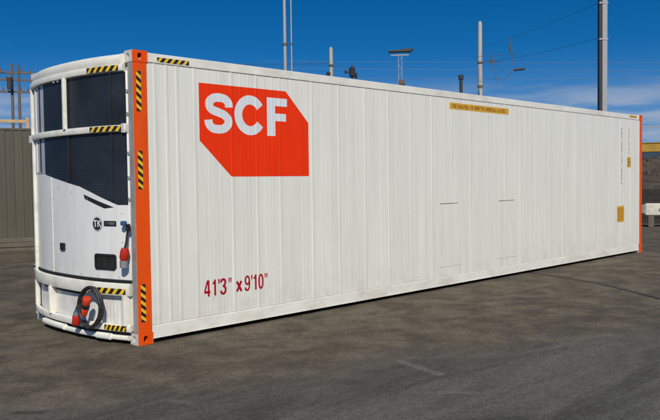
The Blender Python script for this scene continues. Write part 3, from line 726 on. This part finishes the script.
# orange lifting frame beyond the fence
FRm = empty('orange_frame', (5.9, 17.3, 0), 'pale orange steel frame showing above the fence at the far left', 'frame', None, R(-22))
g = G(); g.box((-4.5, -.05, 3.62), (.55, .05, 3.72)); g.build('crossbar', GANTRY, FRm)
for x in (-4.5, -1.7, .46): g = G(); g.box((x, -.048, 0), (x + .1, .048, 3.80 if x > 0 else 3.618)); g.build('upright', GANTRY, FRm)
g = G(); g.box((-4.5, -.02, 3.30), (.44, .02, 3.34)); g.build('lower_bar', GANTRY, FRm)

# ---------------------------------------------------------------- poles, masts, wires
def taper(g_, x, y, z0, z1, r0, r1, n=14, mi=0): g_.tube([(x, y, z0), (x, y, z1)], r0, n, mi, scales=[1, r1 / r0])
def mast(loc_, h, r0, r1, label, m=CONC, cat='mast', name='concrete_mast', group=None, bands=()):
    e = empty(name, (loc_[0], loc_[1], 0), label, cat, group)
    g = G(); taper(g, 0, 0, 0, h, r0, r1); g.build('shaft', m, e, smooth=True)
    g = G(); taper(g, 0, 0, h, h + .12, r1 * .8, r1 * .5); g.build('cap', METAL, e, smooth=True)
    for z in bands:
        g = G(); taper(g, 0, 0, z, z + .16, r0 * 1.12, r0 * 1.12); g.build('clamp', BROWNS, e, smooth=True)
    return e
mast((36.2, 37.81), 20, .17, .12, 'tall pale lighting mast left of centre, thicker of the close pair', METAL, bands=(9, 12.4), name='lighting_mast')
e = mast((36.58, 37.46), 19.5, .07, .055, 'thin grey mast standing just right of the thick pale mast', METAL, bands=(12.4,), name='slim_mast')
e = mast((38.83, 35.29), 12.1, .17, .15, 'short pale concrete mast between the twin masts and the black signal lamp', CONC, bands=(10.7,))
g = G(); g.box((-.5, -.05, 9.9), (-.15, .05, 10.25)); g.build('junction_box', DSTEEL, e)
e = mast((46.14, 26.22), 13.75, .19, .16, 'pale concrete railway mast with dark clamps above the yellow height notice', CONC, bands=(10.6, 8.75))
g = G(); g.tube([(0, 0, 10.7), (.9, -1.4, 10.72)], .03, 6); g.build('side_arm', DSTEEL, e)
# signal lamp
e = empty('signal_lamp', (32.64, 27.29, 0), 'small black signal lamp poking above the container roof edge', 'signal')
g = G(); g.tube([(0, 0, 0), (0, 0, 8.5)], .07, 8); g.build('post', DSTEEL, e)
g = G(); g.box((-.16, -.16, 8.5), (.16, .16, 9.12)); g.build('lamp_housing', DSTEEL, e, bevel=.05)
g = G(); g.tube([(0, 0, 9.1), (0, 0, 9.28)], .10, 8, scales=[1, .5]); g.build('hood', DSTEEL, e)
g = G(); g.tube([(-.28, .30, 8.82), (0, 0, 8.82)], .05, 8); g.tube([(-.28, .30, 8.72), (-.28, .30, 8.92)], .09, 8); g.build('side_lamp', DSTEEL, e)
g = G(); g.box((.12, -.2, 8.4), (.3, -.1, 8.75)); g.build('bracket', DSTEEL, e)
# flat head floodlight on slender lattice pole
e = empty('floodlight_mast', (42.47, 31.22, 0), 'slender lattice mast with a wide flat floodlight head', 'mast')
ax = Vector((.633, -.774, 0))
for s_ in (-1, 1):
    g = G(); g.tube([ax * .14 * s_, ax * .14 * s_ + Vector((0, 0, 11.5))], .028, 6); g.build('leg', METAL, e)
g = G()
for i in range(20):
    a = -1 if i % 2 else 1; g.tube([ax * .14 * a + Vector((0, 0, i * .57)), ax * -.14 * a + Vector((0, 0, (i + 1) * .57))], .016, 5)
g.build('lacing', METAL, e)
mt_ = Matrix.Rotation(math.atan2(ax.y, ax.x), 4, 'Z')
g = G(); g.box((-.92, -.28, 11.72), (.92, .28, 11.86), 0, Matrix.Rotation(R(3), 4, 'Y').inverted() if False else mt_); g.build('floodlight_head', DSTEEL, e, bevel=.02)
g = G(); g.box((.1, -.2, 11.862), (1.05, .3, 11.97), 0, mt_); g.build('reflector', DSTEEL, e, bevel=.02)
g = G(); g.box((-.7, -.05, 11.45), (.7, .05, 11.55), 0, mt_); g.build('cross_arm', METAL, e)
for s_ in (-.6, .6): g = G(); g.box((s_ - .03, -.03, 11.552), (s_ + .03, .03, 11.718), 0, mt_); g.build('strut', METAL, e)
g = G(); g.box((-.1, -.2, 9.1), (.35, .2, 9.55), 0, mt_); g.build('control_box', BROWNS, e, bevel=.05)
# dark stub
e = empty('dark_vent_pipe', (37.10, 21.75, 0), 'short black pipe end showing above the container roof beside the concrete mast', 'pipe')
g = G(); taper(g, 0, 0, 0, 8.15, .11, .11); g.build('pipe', DSTEEL, e); g = G(); taper(g, 0, 0, 8.152, 8.42, .17, .17); g.build('cap', DSTEEL, e, smooth=True)
# tall near pole: pale square mast with a black cable trunk on the left
e = empty('tall_pole', (27.8, 7.88, 0), 'very tall grey pole with black cable trunk, nearest the right end of the container', 'pole', None, R(-38))
g = G(); g.box((-.10, -.12, 0), (.13, .12, 13.2)); g.build('shaft', METAL, e, bevel=.02)
g = G(); g.box((-.235, -.10, 0), (-.105, .08, 13.2)); g.build('cable_trunk', DSTEEL, e, bevel=.015)
for z in (7.6, 9.15, 11): g = G(); g.box((-.25, -.135, z), (.145, .135, z + .07)); g.build('band', METAL, e)
# timber poles far left
TP = []
for k, (x, y, h, lab) in enumerate(((13.29, 34.82, 8.3, 'dark timber power pole beyond the fence, left of the two at the far left'), (13.62, 34.69, 8.25, 'dark timber power pole beyond the fence, right of the two at the far left'))):
    e = empty('power_pole', (x, y, 0), lab, 'power pole', 'timber power poles beyond the fence', R(-25)); TP.append(e)
    g = G(); taper(g, 0, 0, 0, h, .10, .07, 10); g.build('pole', TIMBER, e, smooth=True)
    for z, w_ in ((h - .55, 1.1), (h - 1.6, .9)) if k == 0 else ((h - .9, 1.25),):
        g = G(); g.box((-w_, -.05, z), (w_, .05, z + .11)); c_ = g.build('cross_arm', TIMBER, e)
        for s_ in (-.9, -.5, .5, .9):
            g = G(); g.tube([(s_ * w_, 0, z + .112), (s_ * w_, 0, z + .30)], .045, 8, scales=[1, .6]); g.build('insulator', BROWNS, c_)
    if k == 0:
        g = G(); g.tube([(-.1, -.24, h - 1.45), (-.1, -.24, h - .8)], .15, 10); g.build('transformer', DSTEEL, e)
# wires
def wire(a, b, sag, rad, label, group=None, m=WIRE, n=24):
    A, B_ = Vector(a), Vector(b); pts = [(A.lerp(B_, i / n) + Vector((0, 0, -4 * sag * (i / n) * (1 - i / n)))) - A for i in range(n + 1)]
    g = G(); g.tube(pts, rad, 6); o_ = g.build('overhead_wire', m, None, loc=A); tag(o_, label, 'wire', group); return o_
GW = 'overhead wires over the yard'
wire((46.14, 26.0, 11.9), (27.74, 8.01, 9.25), .15, .008, 'upper sloping wire from the concrete mast up to the tall pole', GW)
wire((46.14, 26.0, 10.7), (27.74, 8.01, 7.72), .15, .008, 'lower sloping wire from the concrete mast to the tall pole', GW)
for z0, z1, lab in ((11.15, 10.04, 'topmost faint level wire across the sky behind the masts'), (10.6, 9.45, 'second faint level wire from the top behind the masts'), (9.8, 8.88, 'third faint level wire from the top behind the masts'), (9.1, 8.23, 'lowest faint level wire behind the masts')):
    a = Vector((37.07, 37.02, z0)); b = Vector((52.02, 14.74, z1)); d = b - a
    wire(a - d * .12, b + d * .9, .1, .011, lab, GW, WIREL)
wire((33.0, 41.0, 11.0), (38.83, 35.29, 10.95), .05, .02, 'short wire joining the twin masts to the short pale mast', GW)
wire((13.29, 34.82, 7.75), (-12, 42, 9.6), .2, .014, 'wire running left from the timber power poles', GW)
wire((13.62, 34.69, 7.45), (38.83, 35.29, 8.0), .6, .014, 'wire running right from the timber power poles behind the container', GW)
wire((52, 15.98, 5.35), (90, -40, 5.1), .1, .03, 'low pale wire at the far right edge over the embankment', GW, GANTRY)
# catenary brackets hanging under the wires
e = empty('overhead_line_bracket', (44.78, 22.75, 0), 'thin overhead line bracket with brown insulators hanging right of the concrete mast', 'bracket')
o_ = Vector((44.78, 22.75, 0)); K = lambda *p: Vector(p) - o_
g = G(); g.tube([K(44.78, 22.75, 12.0), K(44.82, 22.69, 11.1), K(44.92, 22.51, 9.58)], .022, 6); g.tube([K(44.92, 22.51, 9.58), K(44.59, 23.06, 8.87)], .022, 6); g.build('rod', BROWNS, e)
g = G(); g.tube([K(44.79, 22.74, 11.35), K(44.82, 22.69, 10.85)], .10, 8, scales=[1, .7]); g.build('insulator', BROWNS, e)
g = G(); g.tube([K(44.92, 22.51, 9.58), K(45.32, 21.85, 9.64)], .09, 8); g.build('insulator', DSTEEL, e)
g = G(); g.tube([K(44.06, 23.91, 11.12), K(44.12, 23.8, 10.2), K(44.29, 23.55, 8.75)], .026, 6); g.build('rod', BROWNS, e)
g = G(); g.tube([K(44.06, 23.91, 10.5), K(44.10, 23.85, 10.1)], .07, 8); g.build('insulator', BROWNS, e)
g = G(); g.tube([K(43.3, 24.8, 10.68), K(45.0, 22.3, 10.66)], .015, 6); g.build('steady_wire', WIRE, e)

# ---------------------------------------------------------------- background, right: embankment, machine, block, ridge
def bank_mat():
    return mat('embankment_earth', (.062, .046, .032), .95, .55, 1.1, (1, 1, 1), .9, 3.5, (.020, .017, .014), .9)
def embankment():
    o0 = Vector((30, 22, 0)); ax_ = Vector((.36, -.93, 0)).normalized(); bk = Vector((.93, .36, 0)).normalized()
    nx, ny = 220, 30; from mathutils import noise as mn
    vs = []
    for i in range(nx + 1):
        for j in range(ny + 1):
            s_ = -6 + i * .3; t_ = j / ny
            base = Vector((26.0, 14.5, 0)) + ax_ * s_ + bk * (t_ * 12)
            prof_ = (3 * (min(t_ / .55, 1)) ** 2 - 2 * (min(t_ / .55, 1)) ** 3)
            h = 2.55 * prof_ * (1 + .10 * mn.noise(Vector((s_ * .15, 3, 1))))
            nn_ = mn.fractal(Vector((base.x * .9, base.y * .9, 0)), 1, 2, 5) * .34 + mn.noise(base * 3.1) * .09
            edge = min(1, t_ * 6)
            vs.append(base + Vector((0, 0, max(-.05, h + nn_ * edge - .05 * (1 - edge)))) + bk * nn_ * .4 * edge)
    k = ny + 1
    fs = [(i * k + j, i * k + j + 1, (i + 1) * k + j + 1, (i + 1) * k + j) for i in range(nx) for j in range(ny)]
    e_ = obj('embankment', vs, fs, bank_mat(), smooth=True); tag(e_, kind='structure')
    # dry scrub on it: many small leaf blades
    g = G(); q_ = random.Random(3)
    for _ in range(26000):
        i = q_.randrange(nx); j = min(ny, int(q_.random() ** .8 * ny)); p = vs[i * k + j] + Vector((q_.uniform(-.2, .2), q_.uniform(-.2, .2), 0))
        for _2 in range(2):
            a = q_.uniform(0, 6.28); l = q_.uniform(.06, .17); w = q_.uniform(.015, .035); d = Vector((math.cos(a) * .5, math.sin(a) * .5, q_.uniform(.3, 1))).normalized() * l
            sd_ = Vector((-math.sin(a), math.cos(a), 0)) * w
            g.add([p - sd_, p + sd_, p + d], [(0, 1, 2)], q_.randrange(3))
    sc = g.build('dry_scrub', [mat('scrub_brown', (.095, .065, .035), .9, .3, 2), mat('scrub_dark', (.035, .035, .018), .9, .3, 2), mat('scrub_straw', (.17, .13, .07), .9, .3, 2)])
    tag(sc, 'dry brown scrub and weeds covering the earth embankment', 'scrub', kind='stuff')
embankment()
# yellow machine boom / beam on the bank top
YM = empty('yellow_beam', (37.8, 9.8, 2.4), 'yellow steel beam lying along the top of the brown embankment', 'beam', None, math.atan2(-.93, .36))
g = G(); g.box((-2.5, -.25, .60), (1.35, .25, 1.08)); g.build('beam', YMACH, YM, bevel=.03)
g = G(); g.box((-2.5, -.29, 1.082), (1.35, .29, 1.12)); g.build('top_flange', YMACH, YM)
for x in (-2.2, -.7, .95): g = G(); g.box((x, -.2, -.25), (x + .18, .2, .598)); g.build('support', DSTEEL, YM)
# cream block on dark bearers
BK = empty('cream_block', (21.1, 3.2, 0), 'cream white tapered block on dark bearers past the right end of the container', 'block', None, math.atan2(-.93, .36))
P = [(-.36, 0), (-.12, -.22), (1.5, -.27), (1.5, .27), (-.12, .22)]
g = G(); n = 5
g.add([(a, b, .50 if i == 0 else .38) for i, (a, b) in enumerate(P)] + [(a, b, .64 if i == 0 else .78) for i, (a, b) in enumerate(P)], [(i, (i + 1) % n, n + (i + 1) % n, n + i) for i in range(n)] + [tuple(range(n)), tuple(range(n, 2 * n))])
g.build('block_body', CREAM, BK, bevel=.03)
g = G(); g.box((.28, -.262, .54), (.50, -.240, .62)); g.build('grey_plate', METAL, BK)
for x in (-.05, .55, 1.15): g = G(); g.box((x, -.3, 0), (x + .18, .3, .378)); g.build('bearer', TIMBER, BK, bevel=.01)
# dark stacked courses added along the bank's toe, in place of the shade there
RW = empty('shade_wall', (22.6, 4.6, 0), 'low dark stacked wall added for the shaded band at the foot of the embankment', 'wall', None, math.atan2(-.93, .36))
for k in range(6):
    for j in range(5):
        g = G(); dx = rnd.uniform(-.03, .03); g.box((-4 + j * 2.4 + (.9 if k % 2 else 0) + .01, -.12 + dx, k * .205), (-4 + (j + 1) * 2.4 + (.9 if k % 2 else 0) - .01, .12 + dx, k * .205 + .195)); g.build('shade_course', SHADEW, RW, bevel=.012)
# far ridge closing the horizon
from mathutils import noise as mn2
vs = []; fs = []
nr = 120
for i in range(nr + 1):
    a = R(-20 + i * 1.25); d = 260
    h = 4 + 4 * abs(mn2.noise(Vector((i * .11, 0, 0)))) + 8.6 * max(0, min(1, (-20 + i * 1.25 - 58) / 8)); 
    for rr, hh in ((0, 0), (14, h * .7), (40, h), (110, 0)): vs.append((math.sin(a) * (d + rr), math.cos(a) * (d + rr), hh - .2 * (hh == 0) + 0))
for i in range(nr):
    for j in range(3): fs.append((i * 4 + j, i * 4 + j + 1, i * 4 + j + 5, i * 4 + j + 4))
tag(obj('far_hills', vs, fs, RIDGE, smooth=True), kind='structure')

S.render.engine = 'CYCLES'
